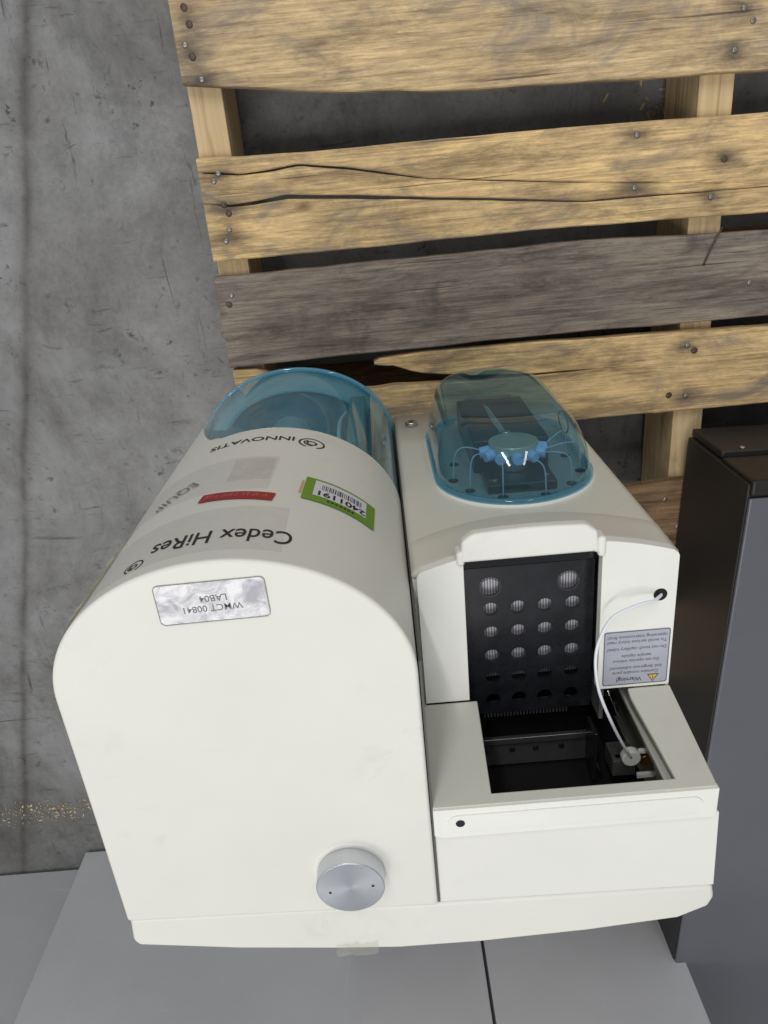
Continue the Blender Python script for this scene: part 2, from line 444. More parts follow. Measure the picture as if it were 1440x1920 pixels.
def board(strips, mat, name='deck_board', thick=0.016, zt=0.0, jag=0.0007, label=None):
    """strips: (x0, x1, ylo_points, yhi_points)"""
    bm = bmesh.new()
    for si, (x0, x1, lo, hi) in enumerate(strips):
        fl_, fh = interp(lo), interp(hi); jl, jh = fl_noise(si * 7 + int(abs(lo[0][1]) * 1e4), jag), fl_noise(si * 13 + int(abs(hi[0][1]) * 1e4) + 5, jag)
        zz = fl_noise(si + 3, 0.0005, 4)
        n = max(24, int((x1 - x0) * 130)); rings = []
        for i in range(n + 1):
            x = x0 + (x1 - x0) * i / n
            a, b = fl_(x) + jl(x), fh(x) + jh(x)
            if b - a < 0.0025: a, b = (a + b) / 2 - 0.00125, (a + b) / 2 + 0.00125
            e = min(0.0014, (b - a) * 0.2); dz = zz(x)
            ex = random.uniform(-0.0008, 0.0008) if i in (0, n) else 0
            c = [(x + ex, a, zt - thick), (x + ex, b, zt - thick), (x + ex, b, zt - e + dz), (x, b - e, zt + dz), (x, a + e, zt + dz), (x + ex, a, zt - e + dz)]
            rings.append([bm.verts.new(q) for q in c])
        for r0, r1 in zip(rings, rings[1:]):
            for k in range(6): bm.faces.new((r0[k], r0[(k + 1) % 6], r1[(k + 1) % 6], r1[k]))
        bm.faces.new(rings[0][::-1]); bm.faces.new(rings[-1])
    o = mesh(name, bm, mat, pallet)
    if label: o['label'] = label
    return o


def px(u, v, z=0.0):     # a photo measurement of the deck turned into a deck coordinate
    d = Vector([sum(Rw[r][k] * q for k, q in enumerate((u - 720, v - 960, 1365))) for r in range(3)])
    t = (z - CAM_H) / d.z
    return d.x * t, d.y * t


XL, XR = -0.198, 1.02
TAN = ((0.66, 0.50, 0.30), (0.42, 0.315, 0.19), (0.15, 0.135, 0.12))
TAN2 = ((0.74, 0.54, 0.285), (0.45, 0.32, 0.17), (0.13, 0.112, 0.095))
GRY = ((0.28, 0.24, 0.205), (0.17, 0.143, 0.125), (0.035, 0.03, 0.028))
SHD = ((0.26, 0.17, 0.10), (0.16, 0.10, 0.06), (0.04, 0.03, 0.025))  # brown wood, darkened for boards lying in shade
b1 = board([(XL, XR, [(XL, .119), (-.069, .102), (.076, .090), (.258, .084), (.464, .077), (XR, .077)], [(XL, .262), (XR, .255)])],
           wood('pale_weathered_wood', *TAN, 1.3, stain=0.5, halos=[px(*q) for q in ((1396, 15), (1378, 94), (352, 30), (355, 95), (378, 149))]))
c1 = [(XL, .029), (-.149, .023), (-.115, .024), (-.079, .0275), (-.023, .019), (.07, .0), (.26, -.021), (.479, -.042), (XR, -.045)]
c2 = [(XL, -.004), (-.168, -.009), (-.14, -.0085), (-.097, -.005), (.005, -.015), (.132, -.029), (.261, -.042), (.479, -.0445), (XR, -.047)]
off = lambda P, f: [(x, y + f(x)) for x, y in P]
g1 = lambda x: 0.0011 * max(0, 1 - abs(x + .08) / .28) + 0.0001
g2 = lambda x: 0.0022 * max(0, min(1, (x + .19) / .06)) * max(0, min(1, (0.33 - x) / .3)) + 0.0001
hi2 = [(XL, .044), (-.053, .040), (.073, .041), (.259, .040), (.469, .035), (XR, .034)]
lo2 = [(XL, -.071), (0, -.071), (.197, -.068), (.483, -.074), (XR, -.075)]
b2 = board([(XL, XR, off(c1, g1), hi2), (XL, XR, off(c2, g2), off(c1, lambda x: -g1(x))), (XL, XR, lo2, off(c2, lambda x: -g2(x)))],
           wood('tan_cracked_wood', *TAN2, 5.1, stain=0.5, halos=[px(*q) for q in ((1195, 253), (1190, 352), (1333, 369), (1358, 298), (409, 330), (425, 392), (428, 440))]), jag=0.0005, label='tan board split by two long dark cracks')
b3 = board([(XL - .003, XR, [(XL, -.203), (-.012, -.201), (.265, -.197), (.499, -.199), (XR, -.2)], [(XL, -.089), (.262, -.086), (.486, -.095), (XR, -.096)])],
           wood('dark_grey_wood', *GRY, 8.4, stain=0.35, wear=0.5), label='dark grey weathered board')
sp1 = [(-.012, -.2155), (.0, -.2185), (.012, -.2195), (.021, -.223), (.035, -.229), (.05, -.233), (.076, -.2375), (.12, -.243), (.196, -.2475), (.30, -.249), (.36, -.2495)]
b4 = board([(-.012, .36, sp1, [(-.012, -.2125), (-.006, -.209), (.02, -.2075), (.196, -.206), (.36, -.2095)]),
            (XL, .36, [(XL, -.320), (.36, -.317)], [(XL, -.207), (-.165, -.209), (-.12, -.232), (-.08, -.244), (-.017, -.2475), (.012, -.2455), (.04, -.2475), (.12, -.2490), (.196, -.2495), (.30, -.2498), (.36, -.2500)]),
            (.36, XR, [(.36, -.317), (.514, -.316), (XR, -.318)], [(.36, -.2095), (.50, -.213), (XR, -.214)])],
           wood('tan_broken_wood', *TAN2, 12.7, stain=0.5, halos=[px(*q) for q in ((1289, 650), (1286, 742))]), jag=0.0007, label='tan board with a long splintered break')
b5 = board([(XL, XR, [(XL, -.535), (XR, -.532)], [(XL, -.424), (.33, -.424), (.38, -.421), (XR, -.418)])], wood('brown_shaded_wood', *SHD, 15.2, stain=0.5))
b6 = board([(XL, XR, [(XL, -.76), (XR, -.76)], [(XL, -.62), (XR, -.62)])], wood('tan_rear_wood', *TAN, 19.9, stain=0.4))
b7 = board([(XL, XR, [(XL, .31), (XR, .31)], [(XL, .42), (XR, .42)])], wood('tan_front_wood', *TAN, 23.9, stain=0.4))
strm = wood('stringer_wood', (0.46, 0.34, 0.19), (0.34, 0.24, 0.13), (0.09, 0.07, 0.05), 31.0, stain=0.25)


def stringer(x0, x1):
    bm = bmesh.new(); box(bm, x0, x1, -0.76, 0.44, -0.124, -0.0165)
    # turn: grain runs along the object's X, so build along X and rotate the object
    o = mesh('stringer', bm, None, pallet, bevel=0.0015)
    return o


strm2, n_, p_, o2 = newmat('stringer_wood_lengthwise')
v_ = mapping(n_, scale=(80, 3, 80)); v2_ = mapping(n_, scale=(6, 3, 6), loc=(3, 1, 0))
g_ = noise(n_, v_, 1.3, 7, 0.6, 0.8)
cc = ramp(n_, g_, [(0.3, (0.36, 0.25, 0.13)), (0.5, (0.58, 0.43, 0.24)), (0.75, (0.68, 0.52, 0.30))])
cc = mixc(n_, ramp(n_, noise(n_, v2_, 2, 6, 0.7), [(0.55, (0, 0, 0)), (0.75, (0.8, 0.8, 0.8))]), cc, (0.09, 0.065, 0.045))
n_.links.new(cc, p_.inputs['Base Color']); p_.inputs['Roughness'].default_value = 0.8; bump(n_, p_, g_, 0.4, 0.001)
for x0, x1 in ((-.1975, -.1585), (.393, .434), (.981, 1.02)):
    s_ = stringer(x0, x1); s_.data.materials.append(strm2)
for y0, y1 in ((.30, .42), (-.19, -.10), (-.33, -.24), (-.76, -.66)):
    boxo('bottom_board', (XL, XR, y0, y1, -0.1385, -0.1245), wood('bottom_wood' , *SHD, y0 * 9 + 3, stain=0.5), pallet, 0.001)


def nail(x, y, parent, mat=NAILM, r=0.0034, z=0.0):
    bm = bmesh.new(); rr = random.Random(int((x * 999 + y * 777) * 10))
    pr = [(0, 0.0010), (0.55, 0.0009), (0.9, 0.0004), (1.0, -0.0006), (0.98, -0.003)]
    rings = []
    for fr_, dz in pr[1:]:
        rings.append([bm.verts.new((x + r * fr_ * math.cos(a) * (1 + 0.08 * math.sin(2 * a + x * 50)), y + r * fr_ * math.sin(a), z + dz + 0.0006)) for a in [2 * math.pi * k / 12 for k in range(12)]])
    bm.faces.new(rings[0])
    for a, b in zip(rings, rings[1:]):
        for k in range(12): bm.faces.new((a[k], a[(k + 1) % 12], b[(k + 1) % 12], b[k]))
    return mesh('nail', bm, mat, parent, smooth=True)


for bb_, lst in ((b1, [(345, 14, 1), (355, 46, 1), (347, 84, 0), (361, 107, 1), (378, 149, 0), (1396, 15, 0), (1412, 38, 0), (1378, 94, 0)]),
                 (b2, [(409, 325, 0), (401, 340, 0), (420, 384, 1), (429, 400, 1), (430, 430, 0), (424, 452, 0), (1195, 253, 0), (1190, 352, 0), (1333, 369, 0), (1358, 298, 1)]),
                 (b3, [(434, 554, 0), (430, 571, 1), (1405, 530, 0)]),
                 (b4, [(1289, 648, 0), (1302, 657, 1), (1286, 742, 0), (1254, 741, 1)]),
                 (b5, [(1247, 936, 0), (1270, 987, 0)])):
    for u, v, k in lst:
        x_, y_ = px(u, v); nail(x_, y_, bb_, RUST if k else NAILM, 0.0036 if k == 0 else 0.0042)
bm = bmesh.new(); p0 = px(1352, 425); p1 = px(1318, 497)
tube(bm, [(p0[0], p0[1], 0.004), ((p0[0] + p1[0]) / 2 - .002, (p0[1] + p1[1]) / 2, 0.0055), (p1[0], p1[1], 0.0015)], 0.0011, 8, 6)
mesh('nail', bm, RUST, b3, smooth=True)['label'] = 'long bent rusty nail lying flat'

# loose straw and shavings
def flakes(name, n, area, z, mat, size, label=None):
    bm = bmesh.new(); r = random.Random(5)
    for i in range(n):
        x = r.gauss(area[0], area[1]); y = r.gauss(area[2], area[3]); a = r.uniform(0, 6.3); L = r.uniform(.3, 1.2) * size; W = L * r.uniform(.12, .5)
        M = Matrix.Translation((x, y, z + 0.0006)) @ Matrix.Rotation(a, 4, 'Z') @ Matrix.Rotation(r.uniform(-.5, .5), 4, 'X') @ Matrix.Rotation(r.uniform(-.35, .35), 4, 'Y')
        box(bm, -L / 2, L / 2, -W / 2, W / 2, 0, 0.0004, M=M)
    o = mesh(name, bm, mat); o['kind'] = 'stuff'
    return o


STRAW = simple('wood_shaving', (0.45, 0.34, 0.20), 0.7, var=0.4, vs=80)
flakes('wood_shavings', 340, (-.72, .10, -1.078, .014), FZ, simple('pale_shaving', (0.60, 0.46, 0.28), 0.8, var=0.6, vs=120), 0.0045)
x_, y_ = px(1235, 190, -0.14)
flakes('straw_bits', 26, (x_, .03, y_, .02), FZ, STRAW, 0.012)

# ------------------------------------------------------------------ grey cabinets behind and dark enclosure to the right
def panel_paint(name, c, seed=0, rough=0.4, metal=0.1):
    mt, n, p, out = newmat(name)
    a = noise(n, mapping(n, loc=(seed, 0, 0)), 3, 5, 0.6)
    c1_ = ramp(n, a, [(0.3, tuple(x * 0.9 for x in c)), (0.7, tuple(x * 1.06 for x in c))])
    s = noise(n, mapping(n, loc=(seed, 3, 0)), 45, 6, 0.75)
    c1_ = mixc(n, ramp(n, s, [(0.72, (0, 0, 0)), (0.8, (0.5,) * 3)]), c1_, tuple(x * 0.4 for x in c))
    for q, (sc_, rt) in enumerate((((3, 60, 60), 0.3), ((70, 3, 4), -0.2))):
        s4 = noise(n, mapping(n, scale=sc_, rot=(0, 0, rt), loc=(seed, q, 2)), 1.6, 5, 0.7, 0.3)
        c1_ = mixc(n, ramp(n, s4, [(0.66, (0, 0, 0)), (0.72, (0.35,) * 3)]), c1_, tuple(min(1, x * 1.35) for x in c))
    n.links.new(c1_, p.inputs['Base Color']); p.inputs['Roughness'].default_value = rough; p.inputs['Metallic'].default_value = metal
    bump(n, p, noise(n, mapping(n), 700, 2), 0.1, 0.0003)
    return mt


cab1 = empty('grey_cabinet', (-0.14, -1.5, FZ), 'pale blue grey two panel cabinet standing behind the cream analyser', 'cabinet')
GP = panel_paint('blue_grey_paint', (0.575, 0.585, 0.615))
boxo('front_panel', (-.695, .0785, -1.21, -1.19, FZ + .006, 0.75), GP, cab1, 0.002)
boxo('front_panel', (.0835, .403, -1.2105, -1.190, FZ + .006, 0.75), GP, cab1, 0.002)
boxo('cabinet_body', (-.69, .400, -1.9, -1.2115, FZ + .01, 0.745), panel_paint('grey_body_paint', (0.2, 0.21, 0.23), 3), cab1, 0.002)
boxo('plinth', (-.68, .39, -1.88, -1.2125, FZ, FZ + .0095), BLACKM, cab1)
cab2 = empty('grey_cabinet', (-1.3, -1.6, FZ), 'grey cabinet with a plain front at the far left, set further back than its neighbour', 'cabinet')
GP2 = panel_paint('grey_paint', (0.52, 0.535, 0.56), 6)
boxo('front_panel', (-1.9, -.712, -1.255, -1.236, FZ + .006, 0.72), GP2, cab2, 0.002)
boxo('cabinet_body', (-1.9, -.714, -1.9, -1.257, FZ + .01, 0.715), GP2, cab2, 0.002)
boxo('plinth', (-1.89, -.72, -1.88, -1.26, FZ, FZ + .0095), BLACKM, cab2)

enc = empty('equipment_enclosure', (0.8, -0.9, 0.0), 'dark grey metal equipment enclosure standing on the pallet at the right edge', 'enclosure')
ENC = panel_paint('dark_grey_enclosure_paint', (0.15, 0.155, 0.175), 12, rough=0.38, metal=0.35)
ENCB = panel_paint('shaded_enclosure_paint', (0.03, 0.028, 0.027), 15, rough=0.5)  # shade on the side and lower front, put into a near-black colour
ENCF = panel_paint('shaded_brown_trim', (0.024, 0.021, 0.019), 17, rough=0.4, metal=0.3)  # brown front, its weak light painted in as a darker tone
M_ = Matrix.Translation((.408, -.352, 0)) @ Matrix.Rotation(math.radians(-1.6), 4, 'Z')
boxo('side_panel', (0, .75, -1.3, -.002, 0.003, 0.178), ENCB, enc, 0.002, M=M_)
boxo('top_panel', (0.001, .75, -1.3, -.018, 0.1785, 0.184), ENC, enc, 0.003, M=M_)
boxo('front_trim', (0.002, .75, -.0165, .004, 0.10, 0.183), ENCF, enc, 0.004, M=M_)
boxo('lower_trim', (0.004, .75, -.001, .010, 0.003, 0.096), ENCB, enc, 0.003, M=M_)
x_, y_ = px(1391, 843, 0.09)
bm = bmesh.new(); cyl(bm, (x_, y_ + .0, 0.09), (0, 1, 0.1), 0.0032, 0.004, 16)
# the screw sits on the front of the trim
mesh('screw', bm, STEEL, enc, smooth=False, bevel=0.0006)

# ------------------------------------------------------------------ the analyser
AN = empty('cell_analyser', (-0.01, -0.4, 0.0), 'cream laboratory analyser with rounded tower and teal covers standing on the wooden pallet', 'analyser')
CX, CY, RA, RB = -.1211, -.308, .1262, .100
ZT, ZB = 0.540, 0.262


def arch(s_in=0.0, n=56):
    """front arch of the tower plan from the right flank over the front to the left flank"""
    pts = []
    for i in range(n + 1):
        a = math.pi * i / n
        pts.append((CX + (RA - s_in) * math.cos(a), CY + (RB - s_in) * math.sin(a)))
    return pts


# arc-length table: s measured from the front centre, positive towards -X (reading direction)
TAB = []
_s = 0; _pr = None
for i in range(0, 2001):
    a = math.pi / 2 + (math.pi / 2) * (i / 1000 - 1) * 1.0
    p = Vector((CX + RA * math.cos(a), CY + RB * math.sin(a)))
    if _pr is not None: _s += (p - _pr).length
    TAB.append((_s, a)); _pr = p
S_MID = TAB[1000][0]


def on_tower(s, z, off_=0.0):
    t = s + S_MID
    if t <= 0: return Vector((CX + RA + off_, CY + t, z))
    if t >= TAB[-1][0]: return Vector((CX - RA - off_, CY - (t - TAB[-1][0]), z))
    lo, hi = 0, 2000
    while hi - lo > 1:
        mid = (lo + hi) // 2
        if TAB[mid][0] < t: lo = mid
        else: hi = mid
    f = (t - TAB[lo][0]) / (TAB[hi][0] - TAB[lo][0]); a = TAB[lo][1] + f * (TAB[hi][1] - TAB[lo][1])
    nrm = Vector((RB * math.cos(a), RA * math.sin(a))).normalized()
    return Vector((CX + RA * math.cos(a) + nrm.x * off_, CY + RB * math.sin(a) + nrm.y * off_, z))


def s_of_x(x):
    a = math.acos(max(-1, min(1, (x - CX) / RA)))
    i = int(round((a - 0) / math.pi * 2000)); return TAB[max(0, min(2000, i))][0] - S_MID


def wrap(name, me, s0, z0, mat, parent, rot=0.0, off_=0.0004, sub=True):
    bm = bmesh.new(); bm.from_mesh(me)
    if sub:
        bmesh.ops.triangulate(bm, faces=bm.faces)
        for _ in range(3):
            ed = [e for e in bm.edges if e.calc_length() > 0.006]
            if not ed: break
            bmesh.ops.subdivide_edges(bm, edges=ed, cuts=1); bmesh.ops.triangulate(bm, faces=bm.faces)
    c, s = math.cos(rot), math.sin(rot)
    for v in bm.verts:
        x, y, z = v.co
        v.co = on_tower(s0 + c * x - s * y, z0 + s * x + c * y, off_ + z)
    me2 = bpy.data.meshes.new(name); bm.to_mesh(me2); bm.free()
    return link(name, me2, mat, parent, True)


# tower upper housing: solid hood with the rounded front, bottom edge at ZB in front
rear_y = [-.532, -.541]     # left and right back corner
plan = arch() + [(-.2480, -.42), (-.2495, rear_y[0]), (.0056, rear_y[1]), (.0052, -.42)]
bm = bmesh.new(); prism(bm, plan, ZB, ZT)
for v in bm.verts:
    if v.co.z < ZB + .001 and v.co.x < -.172:
        t = min(1, (-.170 - v.co.x) / .050)
        if v.co.y < -.32: t = 1
        v.co.z = ZB - .15 * t ** 1.5
tower = mesh('tower_housing', bm, cream('tower_cream', base=(0.79, 0.787, 0.73), dirt=0.11, seed=2.3), AN, bevel=0.0030, seg=4, angle=50)
# lower rear body behind the teal door
boxo('tower_base', (-.2468, .0038, -.538, -.345, 0.0, ZB - .0015), SHELL, AN, 0.003)
# base tray with pale ledge
bm = bmesh.new(); prism(bm, arch(0.0015) + [(-.2455, -.344), (.0025, -.344)], 0.0, 0.012)
mesh('base_ledge', bm, WHITE, AN, bevel=0.002)
bm = bmesh.new(); prism(bm, arch(0.029) + [(-.217, -.340), (-.026, -.340)], 0.0125, 0.020)
mesh('compartment_floor', bm, simple('dark_teal_floor', (0.07, 0.22, 0.29), 0.4, var=0.3, vs=30), AN, bevel=0.002)


def curved_wall(name, s_in, z0, z1, th, mat, parent, y_end=-.343, bev=0.001):
    bm = bmesh.new()
    o1 = [(CX + RA - s_in, y_end)] + arch(s_in) + [(CX - RA + s_in, y_end)]
    i1 = [(CX + RA - s_in - th, y_end)] + arch(s_in + th) + [(CX - RA + s_in + th, y_end)]
    prism(bm, o1 + i1[::-1], z0, z1)
    return mesh(name, bm, mat, parent, smooth=True, bevel=bev, seg=3, angle=50)


door = curved_wall('teal_door', 0.0006, 0.0125, ZB - .0012, 0.003, TEAL, AN)
curved_wall('door_rim', -0.0016, 0.0125, 0.0200, 0.0060, teal('pale_cyan_rim', (0.72, 0.92, 0.96), haze=0.55), door, bev=0.0018)
curved_wall('inner_rim', 0.024, 0.0205, 0.026, 0.004, simple('pale_teal_plastic', (0.35, 0.66, 0.74), 0.3), AN)
# things visible inside the compartment
boxo('compartment_divider', (-.048, -.028, -.335, -.250, .0205, .20), simple('grey_green_plastic', (0.30, 0.34, 0.30), 0.5, var=0.1), AN, 0.002)
boxo('compartment_divider', (-.026, -.022, -.335, -.268, .0205, .23), simple('dark_green_grey', (0.06, 0.09, 0.09), 0.4), AN, 0.001)
bm = bmesh.new(); cyl(bm, (-.13, -.296, .0205), (0, 0, 1), .028, .09, 40); cyl(bm, (-.13, -.296, .1105), (0, 0, 1), .028, .02, 40, .012)
bt = mesh('reagent_bottle', bm, simple('bottle_plastic', (0.45, 0.50, 0.50), 0.3), AN, smooth=False, bevel=0.002)
bm = bmesh.new(); cyl(bm, (-.13, -.296, .131), (0, 0, 1), .014, .018, 32); mesh('cap', bm, simple('dark_cap', (0.04, 0.06, 0.08), 0.4), bt, bevel=0.002)
bm = bmesh.new(); cyl(bm, (-.205, -.296, .0205), (0, 0, 1), .020, .07, 40)
mesh('reagent_bottle', bm, simple('bottle_green', (0.28, 0.36, 0.32), 0.3, var=0.2), AN, bevel=0.002)
bm = bmesh.new(); tube(bm, [(-.13, -.296, .149), (-.10, -.285, .16), (-.075, -.272, .10), (-.085, -.250, .05), (-.11, -.238, .03)], 0.0018)
mesh('inner_tube', bm, simple('grey_tube', (0.2, 0.25, 0.25), 0.3), AN, smooth=True)
bm = bmesh.new(); tube(bm, [(-.055, -.268, .03), (-.06, -.262, .10), (-.058, -.27, .20)], 0.0025)
mesh('inner_tube', bm, TUBEM, AN, smooth=True)

# dark strip standing in for the shade in the gap between tower and module
boxo('seam', (.0058, .0076, -.540, -.300, 0.002, .5375), simple('seam_gap_shade', (0.10, 0.10, 0.09), 0.8), AN)

# ---- printing on the tower
def ring_mesh(r, th, gap=None, n=60, a0=0, a1=360, sx=1):
    bm = bmesh.new(); A = []; B = []
    for i in range(n + 1):
        a = math.radians(a0 + (a1 - a0) * i / n)
        A.append(bm.verts.new((sx * r * math.cos(a), r * math.sin(a), 0))); B.append(bm.verts.new((sx * (r - th) * math.cos(a), (r - th) * math.sin(a), 0)))
    for i in range(n): bm.faces.new((A[i], A[i + 1], B[i + 1], B[i]))
    me = bpy.data.meshes.new('ring'); bm.to_mesh(me); bm.free(); return me


def brand_mark(s0, z0, r, name='logo_mark'):
    bm = bmesh.new()
    for me_ in (ring_mesh(r, r * .14, a0=115, a1=425), ring_mesh(r * .42, r * .15)):
        bm.from_mesh(me_)
    me_ = ring_mesh(r * .62, r * .12, a0=-60, a1=100, n=20); bm.from_mesh(me_)
    me = bpy.data.meshes.new(name); bm.to_mesh(me); bm.free()
    return wrap(name, me, s0, z0, BLKPRINT, tower, sub=False)


brand_mark(s_of_x(-.0735), .303, .0125)
tm = text_mesh('INNOVATIS', 0.0155, 'LEFT', 0.00018, 1.0)
wd = max(v.co.x for v in tm.vertices); want = s_of_x(-.170) - s_of_x(-.0885)
for v in tm.vertices: v.co.x *= want / wd
wrap('lettering', tm, s_of_x(-.0885), .297, BLKPRINT, tower)
tm = text_mesh('Cedex HiRes', 0.0270, 'LEFT', 0.00015, 1.0)
wd = max(v.co.x for v in tm.vertices); want = s_of_x(-.170) - s_of_x(-.072)
for v in tm.vertices: v.co.x *= want / wd
wrap('lettering', tm, s_of_x(-.072), .503, BLKPRINT, tower)
brand_mark(s_of_x(-.1785), .518, .0075)


def patch(pts, h=0.0):
    bm = bmesh.new(); vs_ = [bm.verts.new((x, y, h)) for x, y in pts]; bm.faces.new(vs_)
    me = bpy.data.meshes.new('patch'); bm.to_mesh(me); bm.free(); return me


def grid_patch(x0, x1, y0, y1, nx=24, ny=4, r=0):
    bm = bmesh.new(); g = [[bm.verts.new((x0 + (x1 - x0) * i / nx, y0 + (y1 - y0) * j / ny, 0)) for i in range(nx + 1)] for j in range(ny + 1)]
    for j in range(ny):
        for i in range(nx): bm.faces.new((g[j][i], g[j][i + 1], g[j + 1][i + 1], g[j + 1][i]))
    me = bpy.data.meshes.new('grid'); bm.to_mesh(me); bm.free(); return me


# clear tape over the front
TAPE = clearfilm('clear_tape', (0.968, 0.962, 0.972), c=(0.46, 0.46, 0.47), amount=0.06, rough=0.2)
TAPE2 = clearfilm('old_clear_tape', (0.97, 0.965, 0.955), c=(0.40, 0.39, 0.36), amount=0.07, rough=0.3)
L_ = s_of_x(-.235)
wrap('clear_tape', grid_patch(0, L_ - s_of_x(-.098), -.045, .030, 30, 5), s_of_x(-.098), .392, TAPE, tower, rot=-.03, off_=.0003, sub=False)
wrap('clear_tape', grid_patch(0, L_ - s_of_x(-.080), -.050, .020, 30, 5), s_of_x(-.078), .505, TAPE, tower, rot=.02, off_=.0003, sub=False)
wrap('clear_tape', grid_patch(0, s_of_x(-.13) - s_of_x(-.095), -.028, .022, 12, 5), s_of_x(-.100), .380, TAPE2, tower, off_=.0005, sub=False)
# crumpled tape residue along the left flank
bm = bmesh.new(); r_ = random.Random(3)
g = []
for j in range(26):
    row = []
    for i in range(7):
        s = s_of_x(-.215) + i * .009; z = .40 + j * .0050
        row.append(bm.verts.new(on_tower(s, z, .0008 + r_.random() * .003 * (1 if i > 1 else .3))))
    g.append(row)
for j in range(25):
    for i in range(6): bm.faces.new((g[j][i], g[j][i + 1], g[j + 1][i + 1], g[j + 1][i]))
mesh('crumpled_tape', bm, clearfilm('crumpled_tape', (0.85, 0.84, 0.76), c=(0.62, 0.60, 0.50), amount=0.5, rough=0.15), tower, smooth=False)

# olive yellow strip down the left flank
wrap('yellow_strip', grid_patch(0, .020, .300 - .40, .535 - .40, 4, 12), s_of_x(-.2462), .40, simple('olive_yellow_strip', (0.42, 0.40, 0.08), 0.4), tower, off_=.0006, sub=False)
# red sticker
sr = s_of_x(-.0925)
rl = s_of_x(-.1505) - sr
red = wrap('red_sticker', grid_patch(0, rl, -.0072, .0072, 24, 2), sr, .4385, simple('red_sticker', (0.36, 0.018, 0.022), 0.35, var=0.15, vs=60), tower, rot=-.13, off_=.0010, sub=False)
bm = bmesh.new(); xx = .006
rr = random.Random(9)
while xx < rl - .006:
    w_ = rr.uniform(.0015, .0032); h_ = rr.uniform(.0026, .0034)
    for q in ((xx, xx + .0005, -h_, h_ * .6), (xx, xx + w_, h_ * .6 - .0007, h_ * .6)) if rr.random() < .5 else ((xx + w_ / 2, xx + w_ / 2 + .0006, -h_, h_ * .6), (xx, xx + w_, -h_, -h_ + .0007)):
        vs_ = [bm.verts.new(c) for c in ((q[0], q[2], 0), (q[1], q[2], 0), (q[1], q[3], 0), (q[0], q[3], 0))]; bm.faces.new(vs_)
    xx += w_ + (.0012 if rr.random() < .8 else .004)
me = bpy.data.meshes.new('m'); bm.to_mesh(me); bm.free()
wrap('faded_lettering', me, sr, .4385, simple('faded_print', (0.62, 0.30, 0.27), 0.5), red, rot=-.13, off_=.0013, sub=False)

# EQUIP... lettering on the tape
tm = text_mesh('EQUIP', 0.020, 'LEFT', 0.0, 0.75)
wrap('faded_lettering', tm, s_of_x(-.163), .386, simple('faded_grey_print', (0.22, 0.19, 0.19), 0.5), tower, rot=.62, off_=.0012)

# green asset tag
GREEN = simple('green_tag', (0.16, 0.32, 0.03), 0.45, var=0.06, vs=50)
sg0, sg1 = s_of_x(-.0195), s_of_x(-.0725); gw = sg1 - sg0; sgc = (sg0 + sg1) / 2
tag_ = wrap('asset_tag', grid_patch(-gw / 2, gw / 2, -.0225, .0225, 18, 3), sgc, .4115, GREEN, tower, rot=-.04, off_=.0010, sub=False)
wrap('tag_paper', grid_patch(-gw / 2 + .009, gw / 2 - .008, -.0185, .0120, 16, 2), sgc, .4115, simple('tag_paper', (0.70, 0.70, 0.76), 0.5), tag_, rot=-.04, off_=.0013, sub=False)
bm = bmesh.new(); xx = -gw / 2 + .014; rr = random.Random(22)
while xx < gw / 2 - .014:
    w_ = rr.choice((.0005, .0005, .0009, .0013))
    vs_ = [bm.verts.new(c) for c in ((xx, -.0120, 0), (xx + w_, -.0120, 0), (xx + w_, -.0020, 0), (xx, -.0020, 0))]; bm.faces.new(vs_)
    xx += w_ + rr.choice((.0005, .0007, .0011))
me = bpy.data.meshes.new('m'); bm.to_mesh(me); bm.free()
wrap('barcode', me, sgc, .4115, simple('barcode_print', (0.05, 0.05, 0.10), 0.5), tag_, rot=-.04, off_=.0015, sub=False)
tm = text_mesh('2401191', 0.0125, 'CENTER', 0.0003, 1.0)
wrap('tag_number', tm, sgc, .4165, BLKPRINT, tag_, rot=-.04, off_=.0015)
bm = bmesh.new()
for i in range(7):
    x0 = -.012 + i * .0035; vs_ = [bm.verts.new(c) for c in ((x0, .0150, 0), (x0 + .0022, .0150, 0), (x0 + .0022, .0175, 0), (x0, .0175, 0))]; bm.faces.new(vs_)
me = bpy.data.meshes.new('m'); bm.to_mesh(me); bm.free()
wrap('small_print', me, sgc, .4115, BLKPRINT, tag_, rot=-.04, off_=.0015, sub=False)
wrap('orange_sticker_edge', grid_patch(0, .0018, -.014, .012, 2, 2), sg1 + .001, .4105, simple('orange_edge', (0.62, 0.42, 0.16), 0.5), tower, rot=-.04, off_=.0007, sub=False)


# ---- on top of the tower: foil label, knob
def top_text(s, size, cx, cy, z, mat, parent, rot=0, bold=0, sx=1, name='lettering'):
    me = text_mesh(s, size, 'CENTER', bold, sx)
    M = Matrix.Translation((cx, cy, z)) @ Matrix.Rotation(math.pi + rot, 4, 'Z')
    for v in me.vertices: v.co = M @ v.co
    return link(name, me, mat, parent, False)


